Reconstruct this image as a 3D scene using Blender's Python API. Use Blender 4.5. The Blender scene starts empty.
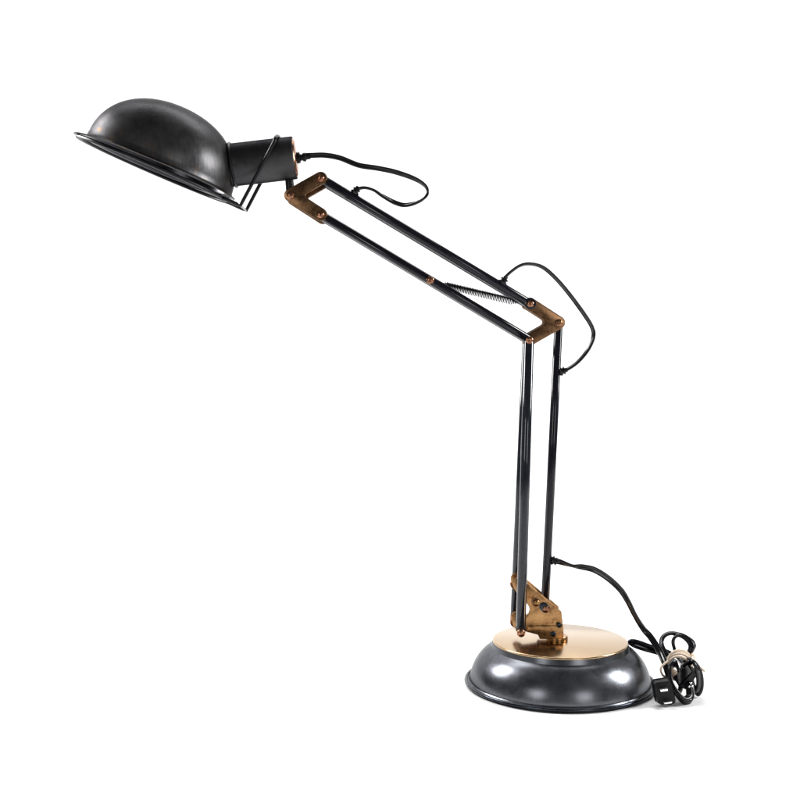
import bpy, bmesh, math, random
from mathutils import Vector, Matrix

random.seed(7)
PI = math.pi
C = bpy.context.scene.collection

# ------------------------------------------------------------------ camera
F_PX = 1200.0                       # focal length for an 800 px wide picture
PITCH = math.radians(3.34)
CAM = Vector((-0.168, -1.244, 0.372))
cam = bpy.data.cameras.new("camera")
cam.sensor_width = 36.0
cam.lens = 36.0 * F_PX / 800.0
cam.clip_start = 0.01
cam.clip_end = 100.0
cam_o = bpy.data.objects.new("camera", cam)
C.objects.link(cam_o)
cam_o.location = CAM
cam_o.rotation_euler = (PI / 2 - PITCH, 0, 0)
bpy.context.scene.camera = cam_o

# ------------------------------------------------------------------ world
world = bpy.data.worlds.new("World")
bpy.context.scene.world = world
world.use_nodes = True
bg = world.node_tree.nodes["Background"]
bg.inputs["Color"].default_value = (0.96, 0.98, 1.0, 1)
bg.inputs["Strength"].default_value = 0.14

# ------------------------------------------------------------------ studio lamps
def area(name, loc, target, w, h, radiance, col=(1, 1, 1)):
    l = bpy.data.lights.new(name, 'AREA')
    l.shape = 'RECTANGLE'
    l.size, l.size_y = w, h
    l.energy = radiance * PI * w * h
    l.color = col
    o = bpy.data.objects.new(name, l)
    C.objects.link(o)
    o.location = loc
    o.rotation_euler = (Vector(target) - Vector(loc)).to_track_quat('-Z', 'Y').to_euler()
    return o

area("softbox_side", (-1.10, 0.34, 0.86), (0, 0, 0.1), 0.32, 0.52, 36)
area("softbox_side", (1.22, -0.02, 0.80), (0, 0, 0.1), 0.32, 0.52, 40)
area("softbox_front", (-1.00, -1.40, 0.58), (0, 0, 0.15), 0.42, 0.48, 5.5)
area("softbox_front", (0.68, -1.60, 0.52), (0, 0, 0.15), 0.42, 0.48, 5.5)
area("backdrop_lamp", (-0.2, 0.95, 2.2), (-0.2, 1.75, 0.4), 2.4, 0.5, 14)

vs = bpy.context.scene.view_settings
vs.view_transform = 'Standard'
vs.look = 'None'
vs.exposure = 0.0
vs.gamma = 1.0
vs.use_curve_mapping = False

# ------------------------------------------------------------------ measuring helpers
R_ = Vector((1, 0, 0))
FW = Vector((0, math.cos(PITCH), -math.sin(PITCH)))
UP = Vector((0, math.sin(PITCH), math.cos(PITCH)))

def at(px, py, Y=0.0):
    """the place at depth Y that the photograph shows at px, py"""
    d = FW + R_ * ((px - 400) / F_PX) + UP * ((400 - py) / F_PX)
    return CAM + d * ((Y - CAM.y) / d.y)

PX = 1.263 / F_PX                   # metres per photo pixel at the lamp

# ------------------------------------------------------------------ materials
def mat(name):
    m = bpy.data.materials.new(name)
    m.use_nodes = True
    nt = m.node_tree
    return m, nt, nt.nodes["Principled BSDF"]

def N(nt, t, **kw):
    n = nt.nodes.new(t)
    for k, v in kw.items():
        if k in n.inputs:
            n.inputs[k].default_value = v
        else:
            setattr(n, k, v)
    return n

def ramp(nt, src, stops):
    r = nt.nodes.new("ShaderNodeValToRGB")
    el = r.color_ramp.elements
    while len(el) < len(stops):
        el.new(0.5)
    for e, (p, c) in zip(el, stops):
        e.position = p
        e.color = (*c, 1) if len(c) == 3 else c
    nt.links.new(src, r.inputs["Fac"])
    return r

def coords(nt, scale=(1, 1, 1)):
    tc = nt.nodes.new("ShaderNodeTexCoord")
    mp = nt.nodes.new("ShaderNodeMapping")
    mp.inputs["Scale"].default_value = scale
    nt.links.new(tc.outputs["Object"], mp.inputs["Vector"])
    return mp.outputs["Vector"]

def noise(nt, vec, scale, detail=4, rough=0.6, dist=0.0):
    n = N(nt, "ShaderNodeTexNoise", Scale=scale, Detail=detail, Roughness=rough, Distortion=dist)
    nt.links.new(vec, n.inputs["Vector"])
    return n.outputs["Fac"]

def mixc(nt, fac, a, b):
    m = nt.nodes.new("ShaderNodeMix")
    m.data_type = 'RGBA'
    if isinstance(fac, (int, float)):
        m.inputs["Factor"].default_value = fac
    else:
        nt.links.new(fac, m.inputs["Factor"])
    for s, v in (("A", a), ("B", b)):
        i = [q for q in m.inputs if q.name == s and q.type == 'RGBA'][0]
        if isinstance(v, tuple):
            i.default_value = (*v, 1)
        else:
            nt.links.new(v, i)
    return [q for q in m.outputs if q.type == 'RGBA'][0]

def bump(nt, bs, h, strength, dist=0.001):
    b = N(nt, "ShaderNodeBump", Strength=strength, Distance=dist)
    nt.links.new(h, b.inputs["Height"])
    nt.links.new(b.outputs["Normal"], bs.inputs["Normal"])

def metal(name, dark, light, rust=None, rust_at=0.62, scale=30, rough=(0.25, 0.4),
          stretch=(1, 1, 1), bmp=0.05, metallic=1.0, wave=0.0,
          edge=1.0, band=None, streak=.35):
    """aged metal: two tones in soft clouds, fine brushing, optional brown wear"""
    m, nt, bs = mat(name)
    v = coords(nt)
    vs_ = coords(nt, stretch)
    n1 = noise(nt, v, scale, 5, 0.65, 0.4)
    n2 = noise(nt, vs_, scale * 6, 3, 0.6)
    c = mixc(nt, ramp(nt, n1, [(0.3, (0, 0, 0)), (0.7, (1, 1, 1))]).outputs["Color"], dark, light)
    c = mixc(nt, ramp(nt, n2, [(0.35, (0, 0, 0)), (0.75, (streak, streak, streak))]).outputs["Color"], c, light)
    if rust:
        n3 = noise(nt, v, scale * 1.7, 8, 0.72, 0.6)
        if band:                            # more wear in a strip at a given height along an axis
            axis, org, h0, hw, amt = band
            sub = N(nt, "ShaderNodeVectorMath", operation='SUBTRACT')
            nt.links.new(v, sub.inputs[0])
            sub.inputs[1].default_value = org
            dt = N(nt, "ShaderNodeVectorMath", operation='DOT_PRODUCT')
            nt.links.new(sub.outputs["Vector"], dt.inputs[0])
            dt.inputs[1].default_value = axis
            mr = N(nt, "ShaderNodeMapRange", interpolation_type='SMOOTHSTEP')
            mr.inputs["From Min"].default_value = h0 + hw
            mr.inputs["From Max"].default_value = h0
            mr.inputs["To Max"].default_value = amt
            nt.links.new(dt.outputs["Value"], mr.inputs["Value"])
            ad = N(nt, "ShaderNodeMath", operation='ADD')
            nt.links.new(n3, ad.inputs[0])
            nt.links.new(mr.outputs["Result"], ad.inputs[1])
            n3 = ad.outputs[0]
        c = mixc(nt, ramp(nt, n3, [(rust_at, (0, 0, 0)), (rust_at + 0.12, (.8, .8, .8))]).outputs["Color"], c, rust)
    nt.links.new(c, bs.inputs["Base Color"])
    bs.inputs["Metallic"].default_value = metallic
    bs.inputs["Specular Tint"].default_value = (edge, edge, edge, 1)
    rr = N(nt, "ShaderNodeMapRange")
    rr.inputs["From Min"].default_value = 0.3
    rr.inputs["From Max"].default_value = 0.7
    rr.inputs["To Min"].default_value = rough[0]
    rr.inputs["To Max"].default_value = rough[1]
    nt.links.new(n1, rr.inputs["Value"])
    nt.links.new(rr.outputs["Result"], bs.inputs["Roughness"])
    if bmp:
        h = n2
        if wave:
            n4 = noise(nt, v, 22, 1, 0.4)
            ma = N(nt, "ShaderNodeMath", operation='MULTIPLY_ADD')
            nt.links.new(n4, ma.inputs[0])
            ma.inputs[1].default_value = wave
            nt.links.new(n2, ma.inputs[2])
            h = ma.outputs[0]
        bump(nt, bs, h, bmp, 0.0006)
    return m

M = {}
AXV = (math.sin(math.atan2(63, 159)), .022, math.cos(math.atan2(63, 159)))
M['gunmetal'] = metal("gunmetal", (.090, .094, .106), (.150, .155, .169), rust=(.13, .085, .05), rust_at=.67,
                      scale=34, rough=(.23, .33), stretch=(.25, .25, 2.2), bmp=.05, wave=4, edge=.6)
M['shade_metal'] = metal("shade_metal", (.042, .042, .044), (.100, .098, .100), rust=(.135, .092, .060), rust_at=.635,
                         scale=40, rough=(.34, .46), stretch=(2, 2, .3), bmp=.10, wave=3, edge=.35, streak=.75,
                         band=(AXV, tuple(at(155.5, 167.3, 0)), .004, .030, .10))
M['socket_metal'] = metal("socket_metal", (.034, .033, .035), (.064, .062, .064), rust=(.10, .07, .045), rust_at=.62,
                          scale=30, rough=(.36, .5), stretch=(2, 2, .3), bmp=.08, edge=.3)
M['inner_metal'] = metal("inner_metal", (.018, .018, .021), (.04, .04, .045), scale=30, rough=(.18, .28), bmp=.04)
M['copper_disc'] = metal("copper_disc", (.39, .260, .140), (.47, .335, .200), scale=16, rough=(.17, .24),
                         stretch=(.12, 3, 1), bmp=.006)
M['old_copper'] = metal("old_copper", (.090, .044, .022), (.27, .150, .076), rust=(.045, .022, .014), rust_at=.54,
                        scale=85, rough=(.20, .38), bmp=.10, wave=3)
M['brass'] = metal("brass", (.20, .086, .028), (.52, .30, .130), rust=(.10, .034, .012), rust_at=.53,
                   scale=75, rough=(.18, .36), bmp=.10, wave=3)
M['copper_screw'] = metal("copper_screw", (.19, .08, .045), (.40, .20, .12), scale=160, rough=(.16, .28), bmp=.03)
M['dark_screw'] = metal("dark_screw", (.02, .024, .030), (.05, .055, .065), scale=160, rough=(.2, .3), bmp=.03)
M['nickel'] = metal("nickel", (.75, .74, .72), (.9, .89, .87), scale=100, rough=(.15, .25), bmp=.02)
M['steel_rim'] = metal("steel_rim", (.5, .5, .52), (.7, .7, .72), scale=100, rough=(.2, .3), bmp=.02)
M['spring_steel'] = metal("spring_steel", (.012, .012, .015), (.035, .035, .042), scale=160, rough=(.2, .3), bmp=.02)

def paint(name, col, rough, spec, sc=140, wear=None):
    m, nt, bs = mat(name)
    v = coords(nt)
    n1 = noise(nt, v, sc, 4, .6)
    c = mixc(nt, ramp(nt, n1, [(.35, (0, 0, 0)), (.7, (1, 1, 1))]).outputs["Color"],
             col, tuple(q * 1.7 for q in col))
    if wear:
        n2 = noise(nt, v, sc * 2, 6, .75)
        c = mixc(nt, ramp(nt, n2, [(.66, (0, 0, 0)), (.74, (1, 1, 1))]).outputs["Color"], c, wear)
    nt.links.new(c, bs.inputs["Base Color"])
    bs.inputs["Roughness"].default_value = rough
    bs.inputs["Specular IOR Level"].default_value = spec
    bump(nt, bs, n1, .05, .0004)
    return m

M['rod_black'] = paint("rod_black", (.005, .005, .008), .12, .30, 90, wear=(.016, .016, .02))
M['rod_grey'] = paint("rod_grey", (.008, .009, .013), .08, .45, 90, wear=(.03, .03, .034))
M['rubber'] = paint("rubber", (.004, .004, .005), .17, .34, 220)
M['plug_plastic'] = paint("plug_plastic", (.004, .004, .005), .36, .18, 260)
M['wire_black'] = paint("wire_black", (.004, .004, .005), .34, .22, 220)

m, nt, bs = mat("twine")
v = coords(nt)
n1 = noise(nt, v, 700, 4, .7)
nt.links.new(ramp(nt, n1, [(.3, (.56, .42, .31)), (.7, (.90, .77, .63))]).outputs["Color"], bs.inputs["Base Color"])
bs.inputs["Roughness"].default_value = .9
bump(nt, bs, n1, .6, .0006)
M['twine'] = m

m, nt, bs = mat("white_paper")
v = coords(nt)
n1 = noise(nt, v, 60, 4, .6)
nt.links.new(ramp(nt, n1, [(.3, (.86, .86, .86)), (.7, (.88, .88, .88))]).outputs["Color"], bs.inputs["Base Color"])
bs.inputs["Roughness"].default_value = .75
bs.inputs["Specular IOR Level"].default_value = .2
M['white_paper'] = m

# ------------------------------------------------------------------ mesh helpers
def obj(name, bm, material, parent=None, smooth=True, angle=None, loc=None, rot=None):
    bmesh.ops.recalc_face_normals(bm, faces=bm.faces[:])
    me = bpy.data.meshes.new(name)
    bm.to_mesh(me)
    bm.free()
    me.materials.append(M[material])
    o = bpy.data.objects.new(name, me)
    C.objects.link(o)
    if smooth:
        me.polygons.foreach_set("use_smooth", [True] * len(me.polygons))
        me.set_sharp_from_angle(angle=math.radians(angle if angle else 40))
    if parent:
        o.parent = parent
    return o

def frame(axis):
    a = Vector(axis).normalized()
    ref = Vector((0, 1, 0)) if abs(a.y) < .9 else Vector((1, 0, 0))
    x = ref.cross(a).normalized()
    y = a.cross(x)
    return x, y, a

def lathe(bm, prof, org, axis, seg=64, warp=None):
    """turn (radius, height) pairs about an axis"""
    x, y, a = frame(axis)
    org = Vector(org)
    rows = []
    for r, h in prof:
        if r < 1e-6:
            rows.append([bm.verts.new(org + a * h)])
        else:
            row = []
            for k in range(seg):
                t = 2 * PI * k / seg
                p = org + a * h + (x * math.cos(t) + y * math.sin(t)) * r
                if warp:
                    p = warp(p, r, h)
                row.append(bm.verts.new(p))
            rows.append(row)
    for A, B in zip(rows, rows[1:]):
        for k in range(seg):
            k2 = (k + 1) % seg
            if len(A) == 1 and len(B) == 1:
                continue
            if len(A) == 1:
                bm.faces.new((A[0], B[k], B[k2]))
            elif len(B) == 1:
                bm.faces.new((A[k], B[0], A[k2]))
            else:
                bm.faces.new((A[k], B[k], B[k2], A[k2]))
    return bm

def catmull(pts, n=8, closed=False):
    out = []
    L = len(pts)
    rng = range(L) if closed else range(L - 1)
    for i in rng:
        g = (lambda j: pts[j % L]) if closed else (lambda j: pts[min(max(j, 0), L - 1)])
        p0, p1, p2, p3 = g(i - 1), g(i), g(i + 1), g(i + 2)
        for k in range(n):
            t = k / n
            out.append(p1 * 1.0 + (p2 - p0) * (0.5 * t) + (p0 * 2 - p1 * 5 + p2 * 4 - p3) * (0.5 * t * t)
                       + (p1 * 3 - p0 - p2 * 3 + p3) * (0.5 * t ** 3))
    if not closed:
        out.append(pts[-1] * 1.0)
    return out

def sweep(bm, pts, section, twist=None, closed=False):
    """sweep a closed 2-D section along points with a parallel-transported frame"""
    n = len(pts)
    tans = []
    for i in range(n):
        if closed:
            t = pts[(i + 1) % n] - pts[i - 1]
        else:
            t = pts[min(i + 1, n - 1)] - pts[max(i - 1, 0)]
        tans.append(t.normalized())
    b = Vector((0, 1, 0))
    if abs(tans[0].y) > .9:
        b = Vector((0, 0, 1))
    rows = []
    for i in range(n):
        t = tans[i]
        b = (b - t * b.dot(t)).normalized()
        nn = b.cross(t)
        a = math.radians(twist[i]) if twist else 0
        X = nn * math.cos(a) + b * math.sin(a)
        Y = b * math.cos(a) - nn * math.sin(a)
        rows.append([bm.verts.new(pts[i] + X * sx + Y * sy) for sx, sy in section])
    s = len(section)
    m_ = n if closed else n - 1
    for i in range(m_):
        A, B = rows[i], rows[(i + 1) % n]
        for k in range(s):
            bm.faces.new((A[k], B[k], B[(k + 1) % s], A[(k + 1) % s]))
    if not closed:
        bm.faces.new(rows[0])
        bm.faces.new(rows[-1])
    return bm

def circ(r, n=12):
    return [(r * math.cos(2 * PI * k / n), r * math.sin(2 * PI * k / n)) for k in range(n)]

def twin(r):
    """outline of a two-core flat flex"""
    out = []
    for k in range(9):
        a = math.radians(-132 + 264 * k / 8)
        out.append((r * .88 + r * math.cos(a), r * math.sin(a)))
    for k in range(9):
        a = math.radians(48 + 264 * k / 8)
        out.append((-r * .88 + r * math.cos(a), r * math.sin(a)))
    return out

def rod(bm, a, b, r, seg=24):
    a, b = Vector(a), Vector(b)
    L = (b - a).length
    c = r * .18
    lathe(bm, [(0, 0), (r - c, 0), (r, c), (r, L - c), (r - c, L), (0, L)], a, b - a, seg)
    return bm

def plate(bm, poly, y0, y1, bev=.0005):
    """prism of an (x, z) outline between two depths, edges eased"""
    f = [bm.verts.new((x, y0, z)) for x, z in poly]
    b = [bm.verts.new((x, y1, z)) for x, z in poly]
    n = len(poly)
    ff = bm.faces.new(f)
    fb = bm.faces.new(b)
    for k in range(n):
        bm.faces.new((f[k], b[k], b[(k + 1) % n], f[(k + 1) % n]))
    if bev:
        bm.normal_update()
        ed = list(ff.edges) + list(fb.edges)
        bmesh.ops.bevel(bm, geom=ed, offset=bev, segments=2, affect='EDGES', profile=.6)
    return bm

def arc2(c, r, a0, a1, n):
    return [(c[0] + r * math.cos(a0 + (a1 - a0) * k / n), c[1] + r * math.sin(a0 + (a1 - a0) * k / n)) for k in range(n + 1)]

def chevron(P1, P2, P3, r, fil):
    """V-shaped link plate with round ends at P2 and P3, corner at P1"""
    def sub(a, b): return (a[0] - b[0], a[1] - b[1])
    ang = lambda v: math.atan2(v[1], v[0])
    d2, d3 = ang(sub(P2, P1)), ang(sub(P3, P1))
    dd = (d3 - d2 + PI) % (2 * PI) - PI          # turn from arm 2 to arm 3
    s = 1 if dd > 0 else -1
    d3 = d2 + dd
    out = []
    out += arc2(P2, r, d2 + s * PI / 2, d2 - s * PI / 2, 12)          # inner side to outer side round the end
    out += arc2(P1, r, d2 - s * PI / 2, d3 + s * PI / 2 - s * 2 * PI, 14)
    out += arc2(P3, r, d3 + s * PI / 2, d3 - s * PI / 2, 12)
    half = abs(dd) / 2
    mid = d2 + dd / 2
    rr = fil + r
    c = (P1[0] + math.cos(mid) * rr / math.sin(half), P1[1] + math.sin(mid) * rr / math.sin(half))
    a_from = d3 + s * PI / 2                    # from the fillet centre towards arm 3
    a_to = d2 - s * PI / 2
    da = (a_to - a_from + PI) % (2 * PI) - PI
    out += arc2(c, fil, a_from, a_from + da, 8)
    return out

def xz(p): return (p.x, p.z)

def screw(name, c, r, material, parent, axis=(0, -1, 0), h=None, slot=.0, base=.0008, turn=.5):
    """pan-head screw with a slot, its head rising from c along axis"""
    h = h or r * .6
    bm = bmesh.new()
    x, y, a = frame(axis)
    c = Vector(c)
    seg, rings = 36, 9
    rows = []
    rows.append([bm.verts.new(c - a * .001 + (x * math.cos(2 * PI * k / seg) + y * math.sin(2 * PI * k / seg)) * r) for k in range(seg)])
    for i in range(rings):
        q = 1 - i / rings
        row = []
        for k in range(seg):
            t = 2 * PI * k / seg
            px_, py_ = r * q * math.cos(t), r * q * math.sin(t)
            z = base + h * math.sqrt(max(0, 1 - (q * .97) ** 2))
            sx = px_ * math.cos(turn) + py_ * math.sin(turn)
            if slot and abs(sx) < slot:
                z -= h * .55
            row.append(bm.verts.new(c + x * px_ + y * py_ + a * z))
        rows.append(row)
    top = bm.verts.new(c + a * (base + h * (1 if not slot else .45)))
    for A, B in zip(rows, rows[1:]):
        for k in range(seg):
            bm.faces.new((A[k], B[k], B[(k + 1) % seg], A[(k + 1) % seg]))
    for k in range(seg):
        bm.faces.new((rows[-1][k], top, rows[-1][(k + 1) % seg]))
    return obj(name, bm, material, parent, angle=35)

def tag(o, label, cat, group=None):
    o['label'] = label
    o['category'] = cat
    if group:
        o['group'] = group

# ------------------------------------------------------------------ setting: white paper sweep
bm = bmesh.new()
prof = [(-3.0, 0.0), (-1.5, 0.0), (0.0, 0.0), (0.9, 0.0)]
for k in range(1, 17):
    a = PI / 2 * k / 16
    prof.append((0.9 + 0.8 * math.sin(a), 0.8 - 0.8 * math.cos(a)))
prof += [(1.70, 1.6), (1.70, 2.6)]
rows = [[bm.verts.new((x, y, z)) for x in (-2.4, -1.2, 0, 1.2, 2.4)] for y, z in prof]
for A, B in zip(rows, rows[1:]):
    for k in range(4):
        bm.faces.new((A[k], A[k + 1], B[k + 1], B[k]))
o = obj("backdrop", bm, 'white_paper')
o['kind'] = 'structure'

# ------------------------------------------------------------------ the lamp
lamp = bpy.data.objects.new("desk_lamp", None)
C.objects.link(lamp)
lamp.empty_display_size = .05
tag(lamp, "articulated desk lamp with dark gunmetal dome shade, black rods, copper joints and round base", "desk lamp")

# base -------------------------------------------------------------
BX = 0.0
H_DISC = at(559, 639.7, 0).z
bm = bmesh.new()
hd = H_DISC
prof = [(.0, hd - .004), (.0690, hd - .004), (.0708, hd - .0022), (.0715, hd - .005), (.0720, hd - .0072), (.0730, hd - .0080)]
skirt = []
for k in range(-1, 15):                     # evenly rounded skirt from the shoulder down to the rim groove
    t = k / 14
    a = math.radians(24 + (80 - 24) * t)
    skirt.append(a)
pts_ = [(0.0, 0.0)]
for a, b in zip(skirt[1:], skirt[2:]):
    m_ = (a + b) / 2
    pts_.append((pts_[-1][0] + math.cos(m_), pts_[-1][1] - math.sin(m_)))
kx, kz = (.0943 - .0730) / pts_[-1][0], (hd - .0080 - .0066) / -pts_[-1][1]
prof += [(.0730 + x * kx, hd - .0080 + z * kz) for x, z in pts_[1:]]
prof += [(.0944, .0050), (.0952, .0040), (.0975, .0036), (.0975, .0022), (.0940, .0020), (.0930, .0050), (0, .0100)]
lathe(bm, prof, (0, 0, 0), (0, 0, 1), 160)
base = obj("base", bm, 'gunmetal', lamp, angle=32)
bm = bmesh.new()
lathe(bm, [(.0984 + .0017 * math.cos(2 * PI * k / 14), .0034 + .0017 * math.sin(2 * PI * k / 14)) for k in range(15)], (0, 0, 0), (0, 0, 1), 160)
obj("rolled_rim", bm, 'dark_screw', base, angle=80)
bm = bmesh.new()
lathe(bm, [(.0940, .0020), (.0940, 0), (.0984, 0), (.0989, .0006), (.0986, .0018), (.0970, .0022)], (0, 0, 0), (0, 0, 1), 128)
obj("foot_shadow_ring", bm, 'plug_plastic', base)  # black foot ring added to draw the contact-shadow line under the base
bm = bmesh.new()
lathe(bm, [(0, hd - .0035), (.0698, hd - .0035), (.0705, hd - .0028), (.0706, hd - .0010), (.0701, hd - .0003), (.0692, hd), (0, hd)],
      (0, 0, 0), (0, 0, 1), 160)
obj("top_plate", bm, 'copper_disc', lamp, angle=50)

# pivot boss on the disc
bc = at(557, 642.6, 0)
bm = bmesh.new()
lathe(bm, [(0, hd - .001), (.0108, hd - .001), (.0112, hd + .0002), (.0112, hd + .0040), (.0106, hd + .0048), (.0, hd + .0048)],
      (bc.x, 0, 0), (0, 0, 1), 48)
obj("pivot_boss", bm, 'brass', lamp)

# foot bracket: two brass cheeks with a notched left side -----------
BR = [(563.2, 638.6), (562.6, 625), (561.0, 611.5), (549, 601.5), (527, 582.5), (521.5, 578.2), (519, 577.0), (516.6, 577.4), (514.2, 579.4), (513.0, 582),
      (513.2, 585), (514.6, 588.4), (517, 592), (520.6, 596), (524, 600)]
NOTCH = [(527.4, 603.5), (529.4, 606.5), (529.8, 610), (528.6, 613.2), (526, 615.6), (522.5, 616.4)]
BR2 = [(518.6, 616.4), (515.4, 617.4), (513.3, 620), (512.8, 623), (513.8, 626), (516, 628.2), (519, 629.3), (526, 631.2), (538.2, 634.4), (540.2, 638.6)]
outline_px = BR + NOTCH + BR2
BRY = .0105
bracket = None
def cheek(y0, y1, dx=0.0, dy=0.0):
    bm = bmesh.new()
    px_ = BR + [(a + dx, b + dy) for a, b in NOTCH] + BR2
    plate(bm, [xz(at(px, py, -BRY)) for px, py in px_], y0, y1, .0005)
    return bm
bm = cheek(-BRY - .0022, -BRY)
bracket = obj("foot_bracket", bm, 'brass', lamp, angle=35)
obj("back_cheek", cheek(BRY, BRY + .0022, 5.0, 4.0), 'brass', bracket, angle=35)
# core block between the cheeks over the boss
bm = bmesh.new()
plate(bm, [xz(at(px, py, -BRY)) for px, py in ((541, 638), (541, 625), (550, 617), (559, 615), (562, 626), (562.4, 638))], -BRY + .0001, BRY - .0001, .0004)
obj("core_block", bm, 'brass', bracket, angle=35)
# folded lower lip of the front cheek
bm = bmesh.new()
plate(bm, [xz(at(px, py, -BRY)) for px, py in ((562.6, 638.2), (562.3, 624.8), (527, 625.2), (527, 631.0), (538.6, 634.1), (540.6, 638.2))],
      -BRY - .0034, -BRY - .0021, .0004)
obj("lower_lip", bm, 'brass', bracket, angle=35)
yf = -BRY - .0022
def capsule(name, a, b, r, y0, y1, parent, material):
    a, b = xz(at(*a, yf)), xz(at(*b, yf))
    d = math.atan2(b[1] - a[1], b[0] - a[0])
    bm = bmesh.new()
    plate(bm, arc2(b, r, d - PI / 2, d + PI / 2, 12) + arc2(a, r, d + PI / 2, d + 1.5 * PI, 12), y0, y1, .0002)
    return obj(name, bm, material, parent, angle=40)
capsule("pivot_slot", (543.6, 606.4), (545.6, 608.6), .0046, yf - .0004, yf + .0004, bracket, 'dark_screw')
capsule("rivet_shadow", (535.4, 601.6), (536.0, 602.3), .0046, yf - .0004, yf + .0004, bracket, 'old_copper')  # dark patch offset up-left, standing in for the rivet's shadow
screw("rivet", at(536.3, 602.6, yf), .0037, 'brass', bracket, h=.0028)
screw("screw", at(546, 609, yf), .0036, 'copper_screw', bracket, h=.0020, slot=.0007, turn=.9)
screw("screw", at(559.2, 625, yf - .0012), .0027, 'dark_screw', bracket, h=.0014, slot=.0006, turn=.3)
screw("screw", at(553.2, 634, yf - .0012), .0029, 'dark_screw', bracket, h=.0014, slot=.0006, turn=1.2)

# joint plates ------------------------------------------------------
def joint(name, px, r, fil, ys, th, ref):
    pts = [xz(at(a, b, ref)) for a, b in px]
    res = []
    for y in ys:
        bm = bmesh.new()
        plate(bm, chevron(*pts, r, fil), y - th / 2, y + th / 2, .0004)
        res.append(obj(name, bm, 'old_copper', lamp, angle=35))
    return res

P1, P2, P3 = (290.6, 195.2), (320.6, 178.2), (320.6, 214.6)
Q2, Q1, Q3 = (558.8, 322.6), (529.8, 303.8), (529.4, 339.6)
UY = .0175
upper = joint("joint_plate", (P1, P2, P3), .0064, .0026, (-UY, UY), .0020, -UY)
MY = .0062
middle = joint("joint_plate", (Q2, Q3, Q1), .0063, .0035, (-MY, MY), .0018, -MY)

for p, t in ((P1, .2), (P2, 1.1), (P3, 2.2)):
    c = at(*p, -UY)
    screw("screw", (c.x, -UY - .0010, c.z), .0036, 'copper_screw', upper[0], h=.0019, slot=.0006, turn=t)
    screw("screw", (c.x, UY + .0010, c.z), .0036, 'copper_screw', upper[1], axis=(0, 1, 0), h=.0019, slot=.0006, turn=t)
c = at(*Q2, -MY)
screw("screw", (c.x, -MY - .0009, c.z), .0036, 'copper_screw', middle[0], h=.0019, slot=.0006, turn=.6)
screw("screw", (c.x, MY + .0009, c.z), .0036, 'copper_screw', middle[1], axis=(0, 1, 0), h=.0019, slot=.0006, turn=.6)

# rods --------------------------------------------------------------
RY = .0122
def wp(p, ref): 
    q = at(*p, ref)
    return q.x, q.z
def add_rod(name, a, b, ya, yb, r, material, ref):
    xa, za = wp(a, ref)
    xb, zb = wp(b, ref)
    bm = bmesh.new()
    rod(bm, (xa, ya, za), (xb, yb, zb), r)
    return obj(name, bm, material, lamp, angle=50)
for s in (-1, 1):
    add_rod("upper_rod", P2, Q1, s * RY, s * RY, .0047, 'rod_black', -RY)
    r_ = add_rod("upper_rod", P3, Q3, s * RY * .99, s * RY * .99, .0047, 'rod_black', -RY)
    c = at(*Q1, -RY)
    screw("screw", (c.x, s * (RY + .0042), c.z), .0035, 'copper_screw', lamp, axis=(0, s, 0), h=.0019, slot=.0006, turn=1.4)
    # eye washers at the rod end
    bm = bmesh.new()
    lathe(bm, [(0, 0), (.0056, 0), (.0060, .0006), (.0060, .0016), (.0055, .0020), (0, .0020)], (c.x, s * (RY + .0026), c.z), (0, s, 0), 32)
    obj("rod_eye", bm, 'rod_black', lamp)

# lower rods
LT, LB = .0215, .0235
lf = add_rod("lower_rod", (529.2, 339.6), (520.6, 631.4), -LT, -LB, .0051, 'rod_grey', -.0225)
cb = at(520.6, 631.2, -.0235)
lb = bmesh.new()
top = at(526.6, 341, LT)
bot = at(514.2, 623, LB)
rod(lb, top, bot, .0046)
obj("lower_rod", lb, 'rod_grey', lamp, angle=50)
ra, rb = at(558.6, 322.6, 0), at(545.0, 606, 0)
bm = bmesh.new()
rod(bm, ra, rb, .0045)
right_rod = obj("lower_rod", bm, 'rod_black', lamp, angle=50)

# screws and cross pins at the ends of the left lower rods
c = at(528.9, 340.0, -.0225)
screw("screw", (c.x, -.0225 - .0044, c.z), .0037, 'copper_screw', lamp, h=.0019, slot=.0006, turn=1.5)
def pin(name, a, b, r, material):
    bm = bmesh.new()
    rod(bm, a, b, r, 20)
    return obj(name, bm, material, lamp)
pin("cross_pin", (c.x, -.020, c.z), (top.x, LT, top.z), .0026, 'old_copper')
screw("screw", cb + Vector((0, -.0040, -.0006)), .0043, 'copper_screw', lamp, h=.0030)
pin("cross_pin", cb + Vector((0, .002, -.0006)), (bot.x, LB, bot.z), .0028, 'old_copper')
# round washers beside the rear rod
for py in (584.5, 622.5):
    w = at(515.4, py, .0145)
    bm = bmesh.new()
    lathe(bm, [(0, 0), (.0050, 0), (.0056, .0008), (.0056, .0034), (.0050, .0042), (0, .0042)], w, (0, 1, 0), 32)
    obj("washer", bm, 'copper_screw', lamp)
for p in (P1, P2, P3):
    c = at(*p, -UY)
    pin("cross_pin", (c.x, -UY + .001, c.z), (c.x, UY - .001, c.z), .0024, 'old_copper')
for p in (Q1, Q2):
    c = at(*p, -MY)
    pin("cross_pin", (c.x, -RY, c.z), (c.x, RY, c.z), .0024, 'old_copper')

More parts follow.
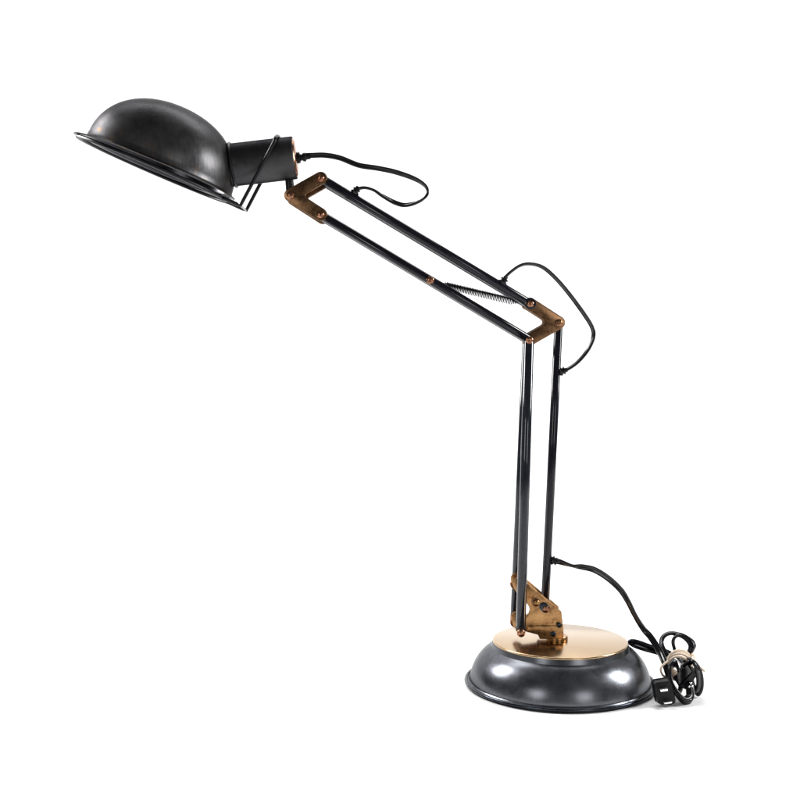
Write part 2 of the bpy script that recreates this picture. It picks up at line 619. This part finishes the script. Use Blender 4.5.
# spring between the rods --------------------------------------------
sa, sb = at(430.5, 280.6, -.0155), at(529.5, 304.2, -.0140)
a0, b0 = at(441, 284.2, -.006), at(517, 302.4, -.006)
ax = (b0 - a0)
L = ax.length
x_, y_, a_ = frame(ax)
turns, r0 = 46, .0036
pts = []
for k in range(turns * 14 + 1):
    t = k / (turns * 14)
    r = r0 * min(1, .3 + 9 * t, .3 + 9 * (1 - t))
    th = 2 * PI * turns * t
    pts.append(a0 + a_ * (L * t) + (x_ * math.cos(th) + y_ * math.sin(th)) * r)
sag = lambda q: q
bm = bmesh.new()
sweep(bm, pts, circ(.00056, 6))
for (p, q) in ((at(430.5, 280.6, -.0060), a0), (b0, at(529, 304.0, -.0060))):
    sweep(bm, [p.lerp(q, k / 4) for k in range(5)], circ(.0012, 8))
obj("spring", bm, 'spring_steel', lamp)
c = at(430.2, 280.3, -RY)
screw("screw", (c.x, -RY - .0042, c.z), .0038, 'copper_screw', lamp, h=.0022, slot=.0006, turn=.8)

# shade --------------------------------------------------------------
SC = at(155.5, 167.3, 0)
tilt = math.atan2(63, 159)
AX = Vector((math.sin(tilt), .022, math.cos(tilt))).normalized()
SX = Vector((math.cos(tilt), 0, -math.sin(tilt)))
PXS = (at(156.5, 167.3, 0) - at(154.5, 167.3, 0)).length / 2
RD, HD, OFF = 75.6 * PXS, 65.0 * PXS, 4 * PXS
RF = 84.3 * PXS
def warp(p, r, h):
    # dome sits a little off the flange centre
    w = max(0.0, min(1.0, (RF - r) / (RF - RD))) if h < .004 else 1.0
    return p + SX * (OFF * w)
outer = [(RF - .0006, -.0006), (RF, .0000), (RF - .0006, .0007), (RF - .004, .0010), (RD + .0022, .0016), (RD + .0004, .0036)]
ne = 22
for k in range(1, ne + 1):
    t = PI / 2 * k / ne
    c, s = max(0.0, math.cos(t)), math.sin(t)
    outer.append((RD * c ** .92 if k < ne else 0.0, .0036 + (HD - .0036) * s ** .95))
bm = bmesh.new()
lathe(bm, outer, SC, AX, 128, warp)
shade = obj("shade", bm, 'shade_metal', lamp, angle=60)
th = .0016
inner = [(RF - .0006, -.0006), (RF - .0030, .0001), (RD + .0005, .0006), (RD - .0014, .0034)]
for k in range(1, ne + 1):
    t = PI / 2 * k / ne
    c, s = max(0.0, math.cos(t)), math.sin(t)
    inner.append(((RD - th) * c ** .92 if k < ne else 0.0, .0034 + (HD - th - .0034) * s ** .95))
bm = bmesh.new()
lathe(bm, inner, SC, AX, 128, warp)
obj("shade_lining", bm, 'inner_metal', shade, angle=60)

# socket sleeve
e0, e1 = at(232.4, 165.0, 0), at(295.0, 157.7, 0)
sax = (e1 - e0).normalized()
SL = (e1 - e0).length
SR = 20.8 * PX
bm = bmesh.new()
lathe(bm, [(0, -.014), (SR - .0002, -.014), (SR, -.010), (SR, SL - .0012), (SR - .0004, SL - .0004), (SR - .0012, SL), (SR - .0020, SL), (SR - .0024, SL - .0012),
           (0, SL - .0012)], e0, sax, 96)
socket = obj("socket", bm, 'socket_metal', lamp, angle=40)
bm = bmesh.new()
ring = [(SR + .0015 * math.cos(2 * PI * k / 10) + .0004, .0015 * math.sin(2 * PI * k / 10)) for k in range(11)]
lathe(bm, ring, e0 + sax * .0006, (42.5, 0, 6.5), 96)
obj("collar_ring", bm, 'wire_black', socket)
bm = bmesh.new()
lathe(bm, [(SR - .0019, SL - .0008), (SR - .0030, SL + .0010), (SR - .006, SL + .0018), (.009, SL + .0024), (0, SL + .0024)], e0, sax, 72)
obj("end_cap", bm, 'copper_screw', socket, angle=50)
bm = bmesh.new()
lathe(bm, [(.0058, SL + .002), (.0060, SL + .0050), (.0042, SL + .0056), (.0034, SL + .0062), (.0034, SL + .0078), (.0046, SL + .0082), (.0046, SL + .0110), (.0030, SL + .0118), (.0026, SL + .016), (0, SL + .016)],
      e0 + Vector((0, 0, -.0005)), sax, 32)
obj("cord_gland", bm, 'wire_black', socket)

# stem from the socket down to the upper joint
bm = bmesh.new()
sa_, sb_ = at(288.8, 172, 0), at(290.6, 197.5, 0)
rod(bm, sa_, sb_, .0043)
obj("support_stem", bm, 'wire_black', lamp, angle=50)

# wire bail: ring under the flange, two legs, over the socket ----------
WR = RF - .0046
WZ = -.0030
ring_pts = []
a_open = math.radians(17)
for k in range(49):
    t = a_open + (2 * PI - 2 * a_open) * k / 48
    ring_pts.append(SC + SX * (WR * math.cos(t)) + Vector((0, 1, 0)) * (WR * math.sin(t)) + AX * (-.0012 - .0036 * (1 + math.cos(t)) / 2))
cn, cf = at(240.4, 205.6, -.0265), at(246.2, 210.6, .0265)
tn, tf = at(274.5, 141.5, -.0245), at(279.5, 146.5, .0245)
ztop = at(276.5, 136.6, 0)
pts = []
pts += ring_pts                       # starts on the far side, ends on the near side
def line(a, b, n): return [a.lerp(b, k / n) for k in range(1, n + 1)]
pts += line(ring_pts[-1], cn, 5)
pts += line(cn, tn, 8)
for k in range(1, 14):
    t = PI * k / 14
    m_ = tn.lerp(tf, (1 - math.cos(t)) / 2)
    lift = (ztop.z - (tn.z + tf.z) / 2) * math.sin(t) ** .8
    pts.append(m_ + Vector((.0015 * math.sin(t), 0, lift)))
pts += [tf]
pts += line(tf, cf, 8)
pts += line(cf, ring_pts[0], 5)[:-1]
bm = bmesh.new()
sweep(bm, pts, circ(.0019, 10), closed=True)
bail = obj("wire_bail", bm, 'wire_black', lamp, angle=70)
bm = bmesh.new()
rod(bm, cn, cf, .0010, 12)
obj("cross_wire", bm, 'spring_steel', bail)

# cord -----------------------------------------------------------------
def cord(name, ctrl, r=.00150, n=10, parent=lamp):
    P = [at(a, b, y) for a, b, y, t in ctrl]
    T = [Vector((t, 0, 0)) for *_, t in ctrl]
    pts = catmull(P, n)
    tw = [q.x for q in catmull(T, n)]
    for q in pts:
        q.z = max(q.z, .0030)
    bm = bmesh.new()
    sweep(bm, pts, twin(r), tw)
    return obj(name, bm, 'rubber', parent, angle=75)

def grommet(p, d, r=.0046, ln=.0055):
    p = p + d.normalized() * .0034
    bm = bmesh.new()
    lathe(bm, [(0, -.001), (r * .8, -.001), (r, .0002), (r, .0014), (r * .72, .0020), (r * .72, .0032), (r * .95, .0036), (r * .9, .0046), (r * .55, .0052), (r * .5, ln + .002), (0, ln + .002)],
          p, d, 24)
    return obj("cord_grommet", bm, 'rubber', lamp)

cord("power_cord", [(303, 155.6, 0, 25), (312, 155.4, 0, 15), (325, 155.2, 0, 10), (340, 158, 0, 5), (358.8, 165.2, -.001, 0), (377.5, 168.2, -.002, 20), (396, 172.2, -.003, 30),
     (415, 179, -.004, 50), (425.5, 186.2, -.005, 75), (427.4, 194, -.006, 85), (420, 201, -.008, 60), (406, 205, -.010, 25),
     (395, 202.5, -.011, 15), (382.5, 195.8, -.012, 40), (373.8, 190.2, -.0125, 60), (365, 187.8, -.0125, 70), (357.8, 189.2, -.0122, 75), (353.6, 194.5, -.0122, 80)])
grommet(at(352.6, 195.6, -RY), at(357, 189, -RY) - at(352.6, 195.6, -RY))
cord("power_cord", [(501.5, 283.5, -RY, 80), (504.5, 278.5, -RY, 80), (510, 272.6, -RY, 80), (520, 265.7, -.011, 80), (530, 263.9, -.010, 80), (542.5, 267.2, -.008, 78), (555, 277.6, -.006, 75),
     (570, 295, -.004, 70), (585, 315.5, -.002, 65), (592.3, 328, -.001, 70), (593.2, 337.5, 0, 78), (587.8, 350, 0, 84), (577.5, 362.2, 0, 88), (566, 370, 0, 88), (559.5, 372, 0, 88)], r=.00150)
grommet(at(500.6, 285.6, -RY), at(505, 278.5, -RY) - at(500.6, 285.6, -RY), r=.0046)
grommet(at(557.2, 372.6, 0), at(564, 370.6, 0) - at(557.2, 372.6, 0), r=.0048)
grommet(at(549.2, 559.2, 0), at(558, 562, 0) - at(549.2, 559.2, 0), r=.0048)

cord("power_cord", [(551, 559.8, 0, 0), (560, 562, 0, 30), (572, 565.8, 0, 75), (582.5, 567, 0, 20), (594.5, 570, 0, 0), (608, 578.2, 0, 0), (620, 589.2, -.002, 10), (627.5, 600.5, -.004, 35),
     (635, 615.5, -.008, 50), (643.5, 629, -.012, 30), (651, 637.6, -.018, 0), (659, 650.5, -.030, 0), (665, 664, -.044, 10), (668.5, 676, -.053, 30),
     (672, 685, -.060, 40), (678, 695.3, -.067, 40), (685.5, 702.4, -.071, 40), (691.3, 699.5, -.067, 50), (692, 690, -.060, 60), (688, 677, -.051, 60),
     (683, 669, -.042, 60), (681, 662, -.014, 60), (675.5, 652, -.001, 40), (673.2, 641, .004, 20), (678, 634.8, .003, 50), (686.5, 638.5, -.001, 70), (691.5, 646.5, -.006, 90),
     (688, 656, -.012, 90), (685, 666, -.042, 90), (692, 661.5, -.050, 100), (698.5, 667, -.053, 120), (701.8, 677, -.053, 130), (701.8, 688, -.050, 140), (698.3, 694, -.046, 150),
     (694.5, 688, -.045, 160), (691, 677, -.045, 160), (687, 670, -.042, 160), (679.5, 659, -.013, 160), (668, 652, -.001, 180), (652, 647.3, .004, 190), (637, 642.2, .008, 200),
     (630.8, 642.2, .010, 230), (632.4, 645.2, .011, 260), (644, 649, .008, 280), (660, 653.6, -.001, 280), (671, 660, -.014, 280), (675, 666.5, -.042, 280), (673.8, 661.6, -.050, 300), (669.8, 667.5, -.056, 320),
     (671.4, 681, -.064, 330), (677.4, 691.6, -.070, 340), (684, 698.4, -.073, 340), (689.2, 695.5, -.068, 350), (688.2, 684, -.060, 360), (684, 672, -.046, 360),
     (684, 664, -.030, 360), (690, 660, -.048, 380), (695, 664.5, -.057, 400), (698.2, 675, -.058, 420), (698.4, 686, -.056, 430), (695.4, 691, -.053, 440), (692, 684, -.048, 450), (688, 672, -.043, 450),
     (684, 660, -.014, 450), (690.5, 651, -.005, 460), (693, 643.5, .000, 470), (684.5, 636.6, .005, 480), (672, 633.2, .008, 490), (664, 636, .006, 500), (661.4, 643, .002, 510),
     (665, 652, -.006, 520), (674, 662, -.014, 520), (679, 671, -.042, 530), (680.5, 684, -.054, 540), (679.5, 691, -.058, 540), (673, 693.5, -.062, 540)], r=.00178, n=9)

# plug lying beside the base, blades to the camera
pf = -.0790
face_px = [(654.2, 684.6), (656.0, 682.6), (668.4, 680.6), (670.6, 682), (675.8, 699.2), (675.4, 703.2), (672.4, 705.0), (661.2, 705.2), (657.8, 702.8), (656.2, 697.5)]
poly = [xz(at(a, b, pf)) for a, b in face_px]
dz = max(0, .0006 - min(z for _, z in poly))
poly = [(x, z + dz) for x, z in poly]
bm = bmesh.new()
plate(bm, poly, pf, pf + .0085, .0012)
plug = obj("plug", bm, 'plug_plastic', lamp, angle=40)
bm = bmesh.new()
cxz = at(667, 693, pf)
lathe(bm, [(0, 0), (.0088, 0), (.0085, .002), (.0062, .008), (.0046, .014), (.0034, .016), (0, .016)], (cxz.x, pf + .0080, cxz.z), (.35, 1, .1), 24)
obj("strain_relief", bm, 'plug_plastic', plug)
for px, py in ((662.6, 688.4), (666.6, 700.6)):
    c = at(px, py, pf)
    bm = bmesh.new()
    w, t, ln = .0037, .0008, .0075
    vsx = [(-w, -t), (w, -t), (w, t), (-w, t)]
    rot = .14
    pl = [(c.x + a * math.cos(rot) - b * math.sin(rot), c.z + dz + a * math.sin(rot) + b * math.cos(rot)) for a, b in vsx]
    plate(bm, pl, pf - ln, pf + .001, .0003)
    obj("prong", bm, 'nickel', plug, angle=40)

# small moulded switch body caught between the loops
bm = bmesh.new()
c = at(686.2, 676.5, -.055)
sz = Vector((.0062, .0070, .0105))
vv = {}
for i in (-1, 1):
    for j in (-1, 1):
        for k in (-1, 1):
            q = .78 if k > 0 else 1
            vv[(i, j, k)] = bm.verts.new((i * sz.x * q, j * sz.y * q, k * sz.z))
for f in (((-1, -1, -1), (1, -1, -1), (1, 1, -1), (-1, 1, -1)), ((-1, -1, 1), (1, -1, 1), (1, 1, 1), (-1, 1, 1)),
          ((-1, -1, -1), (1, -1, -1), (1, -1, 1), (-1, -1, 1)), ((-1, 1, -1), (1, 1, -1), (1, 1, 1), (-1, 1, 1)),
          ((-1, -1, -1), (-1, 1, -1), (-1, 1, 1), (-1, -1, 1)), ((1, -1, -1), (1, 1, -1), (1, 1, 1), (1, -1, 1))):
    bm.faces.new([vv[q] for q in f])
bmesh.ops.bevel(bm, geom=bm.edges[:], offset=.0010, segments=3, affect='EDGES')
bm.transform(Matrix.Translation(c) @ Matrix.Rotation(.55, 4, 'Y') @ Matrix.Rotation(.5, 4, 'Z') @ Matrix.Rotation(.25, 4, 'X'))
sw = obj("cord_switch", bm, 'plug_plastic', lamp, angle=40)
for px, py in ((690.6, 683), (689.0, 686.5), (692, 686)):
    screw("screw", at(px, py, -.0640), .0011, 'nickel', sw, h=.0008)

# twine round the coil ---------------------------------------------------
tc0, tc1 = at(679.2, 669.4, -.047), at(680.0, 660.5, -.011)
ax = tc1 - tc0
x_, y_, a_ = frame(ax)
pts = []
turns = 7
start = at(661.2, 668.5, -.047)
for k in range(turns * 28 + 1):
    t = k / (turns * 28)
    th = 2 * PI * turns * t + 2.4
    wob = 1 + .06 * math.sin(th * .37 + 1) + .03 * math.sin(th * 1.3)
    p = tc0 + a_ * (ax.length * t + .0012 * math.sin(th * .5)) + x_ * (.0122 * wob * math.cos(th)) + y_ * (.0118 * wob * math.sin(th))
    p.z = max(p.z, .0012)
    pts.append(p)
tail = [at(696, 664, -.048), at(701, 668, -.056), at(704.8, 671.5, -.060)]
pts += catmull([pts[-1], tc1 + Vector((.012, -.004, .008))] + tail, 6)[1:]
bm = bmesh.new()
sweep(bm, pts, circ(.00120, 8))
# second short end at the lower left
sweep(bm, catmull([at(668, 661, -.045), at(662.5, 665.5, -.048), at(660.6, 670, -.049), at(663, 675.5, -.049), at(668, 678, -.046)], 6), circ(.00120, 8))
tw = obj("twine_tie", bm, 'twine', None, angle=80)
tag(tw, "beige twine wound round the coiled black cord beside the base", "twine")
